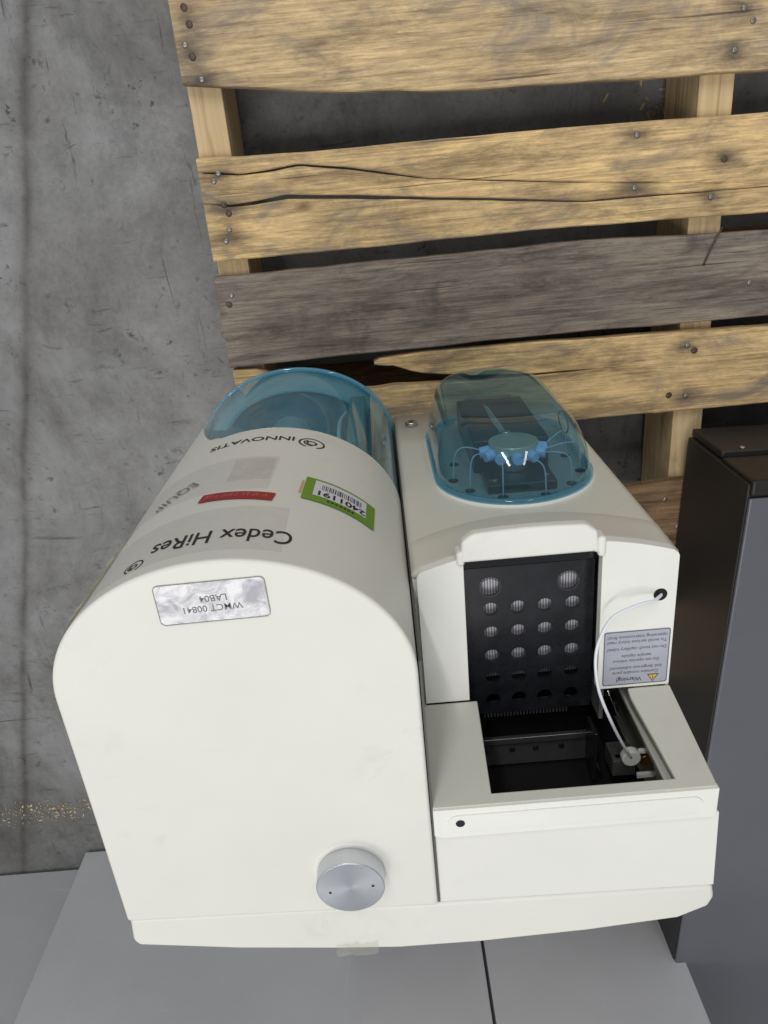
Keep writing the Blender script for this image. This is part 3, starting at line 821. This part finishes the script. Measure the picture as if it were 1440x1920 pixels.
mt, n, p, out = newmat('crinkled_foil')
f1 = noise(n, mapping(n, scale=(1, 1, 1)), 70, 5, 0.6, 1.0)
f2 = noise(n, mapping(n, loc=(1.3, .4, 0)), 26, 4, 0.6, 1.0)
n.links.new(ramp(n, f1, [(0.38, (0.30, 0.30, 0.33)), (0.60, (0.56, 0.56, 0.58))]), p.inputs['Base Color'])
p.inputs['Metallic'].default_value = 0.9; p.inputs['Roughness'].default_value = 0.5
bump(n, p, mixc(n, 0.5, f1, f2), 0.35, 0.0012)
FOIL = mt
me = plate_mesh([rrect(-.0365, .0365, -.0150, .0150, .0035)], .0004)
M = Matrix.Translation((-.1248, -.2372, ZT + .0002)) @ Matrix.Rotation(.012, 4, 'Z')
for v in me.vertices: v.co = M @ v.co
foil = link('foil_label', me, FOIL, tower, False)
me = plate_mesh([rrect(-.0365, .0365, -.0150, .0150, .0035), rrect(-.0361, .0361, -.0146, .0146, .0032)], .0003)
M2 = Matrix.Translation((0, 0, .0004)) @ M
for v in me.vertices: v.co = M2 @ v.co
link('label_border', me, simple('foil_border', (0.22, 0.22, 0.23), 0.4), foil, False)
FP = simple('foil_print', (0.16, 0.16, 0.17), 0.5)
top_text('WMCT 00841', .0068, -.1255, -.2418, ZT + .0007, FP, foil, rot=.03, bold=.00004)
top_text('LAB04', .0068, -.1235, -.2345, ZT + .0007, FP, foil, rot=.03, bold=.00006)

# knob
KX, KY = -.0612, -.4935
bm = bmesh.new()
prof = [(.0335, .0), (.0325, .0010), (.030, .0013), (.029, .0005)]
cyl(bm, (KX, KY, ZT - .001), (0, 0, 1), .0315, .0016, 64, .0300)
mesh('knob_collar', bm, CREAM2, tower, smooth=False, bevel=.0006)
mt, n, p, out = newmat('turned_aluminium')
tcn = N(n, 'ShaderNodeTexCoord'); mp = N(n, 'ShaderNodeMapping'); n.links.new(tcn.outputs['Object'], mp.inputs[0]); mp.inputs['Location'].default_value = (-KX, -KY, 0); mp.inputs['Scale'].default_value = (1, 1, 0)
wv = N(n, 'ShaderNodeTexWave', wave_type='RINGS', rings_direction='Z'); wv.inputs['Scale'].default_value = 420; wv.inputs['Distortion'].default_value = .6
n.links.new(mp.outputs[0], wv.inputs['Vector'])
n.links.new(ramp(n, wv.outputs['Fac'], [(0, (0.50, 0.52, 0.56)), (1, (0.60, 0.62, 0.66))]), p.inputs['Base Color'])
p.inputs['Metallic'].default_value = 0.9; p.inputs['Roughness'].default_value = 0.34; p.inputs['Anisotropic'].default_value = 0.5
bump(n, p, wv.outputs['Fac'], 0.12, 0.0003)
ALU = mt
bm = bmesh.new(); cyl(bm, (KX, KY, ZT + .0008), (0, 0, 1), .0266, .0145, 72)
knob = mesh('knob', bm, ALU, tower, bevel=.0009, seg=3)
for dx, dy in ((-.0162, -.0035), (.0175, .0005)):
    bm = bmesh.new(); cyl(bm, (KX + dx, KY + dy, ZT + .0153), (0, 0, 1), .0011, .0002, 16)
    mesh('knob_hole', bm, BLACKM, knob)

# rear rim, slightly bowed
rim = [(-.2495, -.5335), (.0, -.5425), (.232, -.5475), (.2345, -.562), (.231, -.573), (.206, -.585), (.13, -.592), (.039, -.596), (-.03, -.5955), (-.08, -.591), (-.165, -.581), (-.249, -.567), (-.2525, -.560)]
bm = bmesh.new(); prism(bm, rim, 0.01, .5365)
mesh('rear_panel', bm, CREAM, AN, bevel=.004, seg=4, angle=25)
# torn clear tape on the rim's edge
bm = bmesh.new()
g = [[bm.verts.new((-.084 + i * .0045 + random.uniform(-.001, .001), -.5975 + j * .0045 + (random.uniform(-.002, .003) if j in (0, 3) else 0), .5370 + random.random() * .0012)) for i in range(9)] for j in range(4)]
for j in range(3):
    for i in range(8): bm.faces.new((g[j][i], g[j][i + 1], g[j + 1][i + 1], g[j + 1][i]))
mesh('torn_tape', bm, clearfilm('torn_tape', (0.93, 0.93, 0.90), c=(0.8, 0.8, 0.76), amount=.16, rough=.12), AN, smooth=True)

# ---- right module
XA, XB = .0072, .2230
crz = lambda x: .342 + .040 * ((x - .115) / .107) ** 2
blg = lambda x: .019 * (1 - ((x - .118) / .107) ** 2)
bm = bmesh.new(); nx = 40; rows = []
for f in (0, .35, .7, .97, .999, 1.0, 1.04, 1.3, 1.6, 1.85, 2.0):
    row = []
    for i in range(nx + 1):
        x = XA + (XB - XA) * i / nx; c = crz(x)
        if f <= 1: z = .002 + (c - .002) * f; y = -.2875
        else: z = c + (.434 - c) * (f - 1); y = -.2875 + .0009 + (blg(x) - .002) * (f - 1)
        if i in (0, nx): y -= .0015
        row.append(bm.verts.new((x, y, z)))
    rows.append(row)
for a, b in zip(rows, rows[1:]):
    for i in range(nx): bm.faces.new((a[i], a[i + 1], b[i + 1], b[i]))
fp = mesh('front_panel', bm, SHELL, AN, smooth=True)
so = fp.modifiers.new('solid', 'SOLIDIFY'); so.thickness = .004; so.offset = 1 
side = [(-.2905, .002), (-.2905, .4335), (-.418, .4335), (-.4385, .5275), (-.5445, .5275), (-.5445, .002)]
for x0, x1 in ((XA + .0003, XA + .0040), (XB - .0035, XB)):
    bm = bmesh.new()
    a_ = [bm.verts.new((x0, y, z)) for y, z in side]; b2_ = [bm.verts.new((x1, y, z)) for y, z in side]
    bm.faces.new(a_); bm.faces.new(b2_[::-1])
    for i in range(6): bm.faces.new((a_[i], a_[(i + 1) % 6], b2_[(i + 1) % 6], b2_[i]))
    mesh('side_panel', bm, SHELL, AN, bevel=.0012)
# shelf: two wing panels either side of the tray channel
def front_y(x): return -.2885 + blg(x) + .0012


def shelf(name, x0, x1, holes=(), r=.004):
    n = 12
    pts = [(x1, -.4165), (x1, front_y(x1) - r)]
    pts += [(x1 - r * .3, front_y(x1) - r * .3)]
    pts += [(x1 - (x1 - x0) * k / n, front_y(x1 - (x1 - x0) * k / n)) for k in range(1, n)]
    pts += [(x0 + r * .3, front_y(x0) - r * .3), (x0, front_y(x0) - r), (x0, -.4165)]
    me = plate_mesh([pts] + [circ(*h) for h in holes], .010)
    for v in me.vertices: v.co.z += .430
    o = link(name, me, WHITE, AN, True)
    b = o.modifiers.new('bevel', 'BEVEL'); b.width = .0022; b.segments = 3; b.limit_method = 'ANGLE'; b.angle_limit = math.radians(40); b.harden_normals = True
    return o, pts


shelf('left_shelf', .0110, .0490)
rs, rpts = shelf('right_shelf', .1600, .2218)
bm = bmesh.new(); cyl(bm, (.2085, -.3250, .4402), (0, 0, 1), .0056, .0002, 28)
mesh('hole_shade_disc', bm, BLACKM, rs)  # black disc painting the dark inside of the tube hole
# the block of the shelf side rising under the right shelf, and channel sides
boxo('channel_wall', (.0450, .0485, -.4180, -.2960, .30, .4285), BLACK, AN)
boxo('channel_wall', (.1640, .1680, -.4180, -.2960, .30, .4285), BLACK, AN)
# step wall (front-facing, leaning back slightly) with the doorway cut out of it
wl = [(XA, 0), (.0555, 0), (.0535, .0915), (.1945, .0915), (.1915, .060), (.1875, .025), (.1860, .010), (.1865, 0), (XB, 0), (XB + .0005, .1005), (XA, .1005)]
me = plate_mesh([wl], .0045)
up = Vector((0, -.018, .10)).normalized(); nm = Vector((1, 0, 0)).cross(up)
M = Matrix(((1, 0, 0, 0), (0, up.y, nm.y, -.4175), (0, up.z, nm.z, .4395), (0, 0, 0, 1)))
for v in me.vertices: v.co = M @ v.co
sw = link('step_wall', me, SHELL, AN, True)
b = sw.modifiers.new('bevel', 'BEVEL'); b.width = .0013; b.segments = 2; b.limit_method = 'ANGLE'; b.angle_limit = math.radians(40); b.harden_normals = True
# top strip and top panel
me = plate_mesh([[(XA, -.4365), (XA, -.4635), (.014, -.4660), (.2225, -.4660), (.2245, -.4640), (.2245, -.4365)]], .006)
for v in me.vertices: v.co.z += .5345
ts = link('top_strip', me, WHITE, AN, True)
b = ts.modifiers.new('bevel', 'BEVEL'); b.width = .0010; b.segments = 3; b.limit_method = 'ANGLE'; b.angle_limit = math.radians(40); b.harden_normals = True
pill = rrect(.0175, .2125, -.4590, -.4425, .0082, 8)
pin = rrect(.0187, .2113, -.4578, -.4437, .0070, 8)
me = plate_mesh([pill], .0011)
for v in me.vertices: v.co.z += .5405
pl_ = link('raised_strip', me, WHITE, ts, True)
b = pl_.modifiers.new('bevel', 'BEVEL'); b.width = .0009; b.segments = 3; b.limit_method = 'ANGLE'; b.angle_limit = math.radians(40); b.harden_normals = True
bm = bmesh.new(); cyl(bm, (.0275, -.4500, .5410), (0, 0, 1), .0036, .0009, 24)
mesh('button', bm, BLACK, ts, bevel=.0003)
me = plate_mesh([[(XA, -.4675), (.0088, -.4665), (.2240, -.4665), (.2268, -.4640), (.2285, -.4660), (.2320, -.5465), (.0088, -.5415), (XA, -.5405)]], .008)
for v in me.vertices: v.co.z += .5280
tp = link('top_panel', me, CREAM2, AN, False)

# tray handle lip at the front of the channel
lipm = bmesh.new()
lp = []
for k in range(13):
    t = k / 12; x = .0480 + .1070 * t; lp.append((x, -.2545 + .0022 * math.sin(math.pi * t) + (-.006 if k in (0, 12) else 0)))
lp2 = [(.157, -.2810), (.152, -.2790), (.052, -.2790), (.0465, -.2790)]
prism(lipm, lp + lp2, .433, .4435)
mesh('tray_handle', lipm, CREAM2, AN, bevel=.003, seg=4, angle=30)
for x0, x1, y0, y1 in ((.0435, .0500, -.2820, -.2690), (.1555, .1620, -.2840, -.2660)):
    boxo('handle_end', (x0, x1, y0, y1, .428, .4435), CREAM2, AN, .0028, 4)
# tray
tr_rows = [-.3435 - .0243 * k for k in range(5)]
tr_cols = [.0735, .0972, .1205, .1445]
holes = [circ(x, y, .0066, 24) for y in tr_rows for x in tr_cols] + [circ(.0735, -.3215, .0096, 30), circ(.1405, -.3215, .0096, 30)]
me = plate_mesh([[(.0495, -.4560), (.1625, -.4560), (.1625, -.2975), (.0495, -.2975)]] + holes, .004)
for v in me.vertices: v.co.z += .4080
tray = link('sample_tray', me, BLACK, AN, False)
boxo('tray_front', (.0495, .1625, -.2970, -.2845, .400, .4225), simple('glossy_black', (0.01, 0.01, 0.012), 0.12), tray, .0015)
mt, n, p, out = newmat('ribbed_grey')
wv = N(n, 'ShaderNodeTexWave', wave_type='BANDS', bands_direction='X'); wv.inputs['Scale'].default_value = 130; wv.inputs['Distortion'].default_value = .4
n.links.new(mapping(n), wv.inputs['Vector'])
n.links.new(ramp(n, wv.outputs['Fac'], [(0.2, (0.20, 0.20, 0.22)), (0.8, (0.62, 0.62, 0.68))]), p.inputs['Base Color'])
p.inputs['Roughness'].default_value = .35; p.inputs['Metallic'].default_value = .2
boxo('ribbed_bed', (.0497, .1623, -.4030, -.3000, .398, .4035), mt, tray)
boxo('ribbed_bed', (.0497, .1623, -.4290, -.4040, .386, .3925), mt, tray)
boxo('vial_well', (.0497, .1623, -.4550, -.4300, .36, .380), DGREY, tray)
# cuff-like cups inside the two large corner holes
for cx_ in (.0735, .1405):
    bm = bmesh.new(); me_ = ring_mesh(.0094, .0010); bm.from_mesh(me_)
    bmesh.ops.translate(bm, verts=bm.verts, vec=(cx_, -.3215, .4124)); mesh('hole_ring', bm, DGREY, tray)
# gear rack behind the tray
bm = bmesh.new()
for k in range(26): box(bm, .066 + k * .0031, .0675 + k * .0031, -.4720, -.4600, .3930, .3990)
box(bm, .062, .150, -.4720, -.4600, .3900, .3929)
mesh('gear_rack', bm, simple('grey_rack', (0.09, 0.09, 0.10), 0.45), tray)
# interior of the sampler bay, its darkness put into the black faces
boxo('bay_floor', (.0140, .2190, -.540, -.2950, .300, .303), BLACKM, AN)
boxo('bay_left_wall', (.0142, .0495, -.540, -.4420, .303, .5340), BLACKM, AN)
boxo('bay_back_wall', (.0500, .2190, -.5440, -.5400, .303, .5340), BLACKM, AN)
bm = bmesh.new(); prism(bm, [(.1895, -.4440), (.1955, -.4600), (.2090, -.4950), (.2115, -.5395), (.2190, -.5395), (.2190, -.4440)], .303, .5275)
mesh('bay_right_wall', bm, SHELL, AN, bevel=.003, seg=3, angle=60)
boxo('bay_right_wall', (.1960, .2190, -.4435, -.4250, .303, .4290), SHELL, AN, .002, 3)
boxo('guide_rail', (.0505, .176, -.533, -.504, .394, .399), simple('anodised_dark_grey', (0.11, 0.11, 0.12), 0.38, metal=.5, var=.1, vs=60), AN, .001)
boxo('guide_rail', (.0505, .172, -.502, -.495, .400, .405), simple('anodised_grey_bright', (0.17, 0.17, 0.18), 0.3, metal=.7), AN, .001)
for i, x_ in enumerate((.068, .092, .115, .140, .168)):
    bm = bmesh.new(); cyl(bm, (x_, -.5135, .3992), (0, 0, 1), .0030, .0012, 18)
    mesh('rail_screw', bm, BLACK if 0 < i < 4 else DGREY, AN, bevel=.0003)
boxo('mounting_plate', (.166, .1958, -.470, -.4200, .370, .376), simple('grey_plate', (0.22, 0.22, 0.20), .45, var=.15), AN, .001)
boxo('mounting_plate', (.1660, .1700, -.4600, -.4190, .380, .428), simple('grey_plate_side', (0.16, 0.16, 0.16), .45, var=.15), AN, .001)
bm = bmesh.new(); cyl(bm, (.1815, -.4330, .3762), (0, 0, 1), .0100, .004, 28); mesh('pulley', bm, BLACK, AN, bevel=.0008)
bm = bmesh.new(); cyl(bm, (.1935, -.4760, .3900), (-1, 0, 0), .0110, .004, 28); mesh('pulley', bm, BLACK, AN, bevel=.0008)
# needle head
hd = boxo('needle_carriage', (.1740, .1945, -.5080, -.4900, .425, .450), simple('carriage_grey', (0.12, 0.12, 0.11), .4, metal=.4, var=.3, vs=90), AN, .001)
boxo('carriage_bar', (.1930, .2110, -.4745, -.4710, .4560, .4595), WHITE, hd, .0004)
boxo('carriage_bar', (.1930, .2110, -.5030, -.4985, .4560, .4595), WHITE, hd, .0004)
bm = bmesh.new(); cyl(bm, (.2010, -.4860, .449), (0, 0, 1), .0060, .008, 24); mesh('brass_nut', bm, BRASS, hd, bevel=.0006)
bm = bmesh.new(); cyl(bm, (.1870, -.4800, .4520), (0, 0, 1), .0084, .0075, 36)
mesh('tube_fitting', bm, simple('translucent_fitting', (0.86, 0.87, 0.82), .35, var=.06), hd, bevel=.0012)
for dx in (0, .0032):
    bm = bmesh.new(); cyl(bm, (.1890 + dx, -.4860 - dx * .5, .4500), (.25, -1, -.1), .0011, .009, 12); mesh('pin', bm, simple('pin_white', (0.7, 0.7, 0.72), .3), hd)
bm = bmesh.new(); cyl(bm, (.1800, -.4900, .4440), (0, -1, 0), .0024, .012, 16); mesh('pin', bm, simple('pin_green', (0.35, 0.38, 0.28), .4), hd)
boxo('ribbon_cable', (.1600, .1640, -.5250, -.4700, .410, .436), BLACK, hd, .001)
bm = bmesh.new(); tube(bm, [(.161, -.497, .43), (.166, -.512, .436), (.172, -.530, .425)], .0009, 8); mesh('thin_wire', bm, DGREY, hd, smooth=True)
# sample tube
tp_ = [(.2095, -.3252, .4390), (.2075, -.3249, .4425), (.1990, -.3245, .4500), (.1880, -.3240, .4535), (.1650, -.3300, .4590), (.1535, -.3475, .4625), (.1497, -.3680, .4655), (.1530, -.3960, .4680), (.1640, -.4280, .4700), (.1755, -.4550, .4680), (.1862, -.4780, .4590)]
bm = bmesh.new(); tube(bm, tp_, .00135, 10, 8); mesh('sample_tube', bm, TUBEM, AN, smooth=True)
bm = bmesh.new(); tube(bm, [(.1690, -.4180, .440), (.1800, -.4500, .445), (.1880, -.4740, .450)], .0005, 8, 6); mesh('needle_wire', bm, STEEL, AN, smooth=True)

# warning label
WLB = simple('warning_label', (0.42, 0.43, 0.50), 0.4, var=.05)
me = plate_mesh([rrect(.1640, .2195, -.4130, -.3580, .0022)], .0003)
for v in me.vertices: v.co.z += .4402
wlb = link('warning_label', me, WLB, rs, False)
me = plate_mesh([rrect(.1640, .2195, -.4130, -.3580, .0022), rrect(.1648, .2187, -.4122, -.3588, .0018)], .0002)
for v in me.vertices: v.co.z += .4405
link('label_border', me, simple('label_border', (0.13, 0.13, 0.17), .5), wlb, False)
LP = simple('label_print', (0.07, 0.07, 0.12), .5)
top_text('Warning!', .0058, .1865, -.4075, .4406, LP, wlb, bold=.00012)
lc_ = .1918
for i, (t_, y_) in enumerate((('Contains movable parts', -.4005), ('and dangerous substances!', -.3955), ('Do not operate without', -.3883), ('sample capsule', -.3833), ('Do not touch capillary tubes!', -.3760), ('To avoid serious injury read', -.3690), ('operating instructions first!', -.3640))):
    me = text_mesh(t_, .0044, 'CENTER', .00003, 1); wdt = max(v.co.x for v in me.vertices) - min(v.co.x for v in me.vertices)
    tw = min(.0500, len(t_) * .00178); k_ = tw / wdt
    for v in me.vertices: v.co.x *= k_
    M = Matrix.Translation((lc_, y_, .4406)) @ Matrix.Rotation(math.pi, 4, 'Z')
    for v in me.vertices: v.co = M @ v.co
    link('lettering', me, LP, wlb, False)
me = plate_mesh([[(.2062, -.4105), (.1972, -.4105 + 0), (.2017, -.4105)][:0] or [(.2120, -.4040), (.2025, -.4040), (.2072, -.4112)]], .0002)
for v in me.vertices: v.co.z += .4405
wt_ = link('warning_triangle', me, simple('warning_yellow', (0.70, 0.48, 0.05), .45), wlb, False)
me = plate_mesh([[(.2123, -.4037), (.2022, -.4037), (.2072, -.4116)], [(.2110, -.4045), (.2035, -.4045), (.2072, -.4103)]], .0003)
for v in me.vertices: v.co.z += .4405
link('triangle_border', me, LP, wt_, False)
top_text('!', .0055, .2072, -.4067, .4408, LP, wt_, bold=.0001)

# lock at the module's lower left
bm = bmesh.new(); cyl(bm, (.0285, -.2872, .050), (0, 1, 0), .0085, .0055, 36); lk = mesh('lock', bm, STEEL, fp, bevel=.0015)
bm = bmesh.new(); cyl(bm, (.0285, -.2816, .050), (0, 1, 0), .0035, .0004, 20); mesh('lock_slot', bm, BLACK, lk)

# ---- oval teal cover on the module front
DXC, DZ0, DZ1, DHW = .1225, .046, .327, .0790


def stadium(ins, y, n=28):
    r = DHW - ins; pts = []; k = max(0.0, ins)
    zt, zb = DZ1 - ins - k * 0.9 - r, DZ0 + ins - k * 0.6 + r
    for i in range(n + 1):
        a = math.pi * i / n; pts.append((DXC - k * .12 + r * math.cos(a), y, zt + r * math.sin(a)))
    for i in range(n + 1):
        a = math.pi + math.pi * i / n; pts.append((DXC - k * .12 + r * math.cos(a), y, zb + r * math.sin(a)))
    return pts


def loft(bm, rings, cap_end=True, cap_start=False):
    R_ = [[bm.verts.new(p) for p in r] for r in rings]
    for a, b in zip(R_, R_[1:]):
        for k in range(len(a)): bm.faces.new((a[k], a[(k + 1) % len(a)], b[(k + 1) % len(a)], b[k]))
    if cap_end: bm.faces.new(R_[-1])
    if cap_start: bm.faces.new(R_[0][::-1])


bm = bmesh.new(); loft(bm, [stadium(-.0035, -.2880), stadium(-.0035, -.2862), stadium(-.0020, -.2848), stadium(.0005, -.2848), stadium(.0005, -.2880)], False)
mesh('cover_rim', bm, WHITE, fp, smooth=True)
bm = bmesh.new()
loft(bm, [stadium(.0008, -.2865), stadium(.0016, -.272), stadium(.0036, -.258), stadium(.0068, -.246), stadium(.0110, -.236), stadium(.0160, -.2285), stadium(.0215, -.2222), stadium(.0270, -.2200), stadium(.0340, -.2186), stadium(.0435, -.2178), stadium(.0475, -.2175)])
cov = mesh('teal_cover', bm, TEALD, AN, smooth=True)
so = cov.modifiers.new('solid', 'SOLIDIFY'); so.thickness = .0026; so.offset = -1
for sx_, xx_ in ((-1, .0465), (1, .1985)):
    bm = bmesh.new(); P_ = [(xx_ - sx_ * .0030 + 0 * t, -.262 + .011 * math.cos(t), .165 + .022 * math.sin(t)) for t in [2 * math.pi * k / 28 for k in range(29)]]
    tube(bm, P_, .0008, 8, 1); mesh('finger_grip', bm, simple('dark_grip_edge', (0.02, 0.05, 0.06), .2), cov, smooth=True)
bm = bmesh.new(); loft(bm, [stadium(-.0022, -.2849), stadium(-.0020, -.2810), stadium(.0002, -.2800), stadium(.0030, -.2812), stadium(.0030, -.2849)], False)
mesh('cover_flange', bm, teal('pale_cyan_flange', (0.66, 0.87, 0.94), haze=0.35), cov, smooth=True)
# recess plate inside
bm = bmesh.new(); loft(bm, [stadium(.0015, -.2872), stadium(.0015, -.2858)], True, True)
pb = mesh('valve_plate', bm, simple('valve_plate_grey', (0.27, 0.31, 0.30), .45, var=.08), AN)
for x_, z_ in ((.065, .208), (.059, .254), (.073, .284), (.103, .306), (.145, .309), (.176, .287), (.193, .256), (.189, .21)):
    x_ = DXC + (x_ - DXC) * .97
    bm = bmesh.new(); cyl(bm, (x_, -.2857, z_), (0, 1, 0), .0052, .0006, 20); mesh('port', bm, BLACKM, pb)
VX, VY, VZ = .1225, -.2450, .2560
vb = boxo('pump_block', (.0840, .1620, -.2856, -.2500, .085, .240), BLACK, AN, .002)
boxo('pump_label', (.095, .152, -.2855, -.2500, .0760, .0845), simple('brown_label', (0.28, 0.13, 0.09), .5), vb, .0005)
boxo('valve_block', (.0900, .1580, -.2856, -.2760, .2365, .298), BLACK, AN, .0015)
for x_, z_ in ((.099, .286), (.150, .283)):
    bm = bmesh.new(); cyl(bm, (x_, -.2762, z_), (0, 1, 0), .0028, .002, 16); mesh('screw', bm, STEEL, AN, bevel=.0006)
bm = bmesh.new(); cyl(bm, (VX, -.2758, VZ), (0, 1, 0), .0140, .0200, 40)
vs_ = mesh('valve_shaft', bm, STEEL, AN, bevel=.001)
bm = bmesh.new(); cyl(bm, (VX, -.2556, VZ), (0, 1, 0), .0250, .0095, 48)
vd_ = mesh('valve_head', bm, simple('valve_head_metal', (0.55, 0.55, 0.45), .3, metal=.6), AN, bevel=.0015)
bm = bmesh.new(); tube(bm, [(.115, -.2535, .110), (.117, -.2520, .175), (.1195, -.2520, .228)], .0042, 14, 6)
mesh('syringe', bm, simple('syringe_glass', (0.22, 0.30, 0.30), .1), vb, smooth=True)
bm = bmesh.new(); cyl(bm, (.1195, -.2480, .232), (0, 1, 0), .0050, .004, 20); mesh('syringe_nut', bm, STEEL, vb, bevel=.0008)
for k, (ang, ph) in enumerate(((182, 0), (208, 1), (240, 2), (270, 3), (300, 4), (330, 5), (358, 6))):
    # fittings fan round the upper half (towards +Z) of the valve head
    a = math.radians(-ang)
    dx, dz = math.cos(a), abs(math.sin(a)) * .9 - .06
    bm = bmesh.new(); cyl(bm, (VX + dx * .0215, -.2560, VZ + dz * .0215), (dx, -.10, dz), .0066, .0125, 18, .0056)
    ft = mesh('tube_fitting', bm, BLUEFIT, AN, bevel=.001)
    ports = [(.189, .21), (.193, .256), (.176, .287), (.145, .309), (.103, .306), (.073, .284), (.059, .254)]
    tgt = ports[6 - k]
    tx, tz = DXC + (tgt[0] - DXC) * .97, tgt[1]
    st_ = (VX + dx * .0315, -.2542, VZ + dz * .0315)
    mid = ((st_[0] + tx) / 2 + dx * .004, -.2490, (st_[2] + tz) / 2 + dz * .010 + .003)
    m2_ = (tx * .8 + mid[0] * .2, -.2580, tz * .8 + mid[2] * .2 + .002)
    bm = bmesh.new(); tube(bm, [st_, mid, m2_, (tx, -.2848, tz)], .0007, 8, 8)
    mesh('capillary_tube', bm, CAPM, ft, smooth=True)
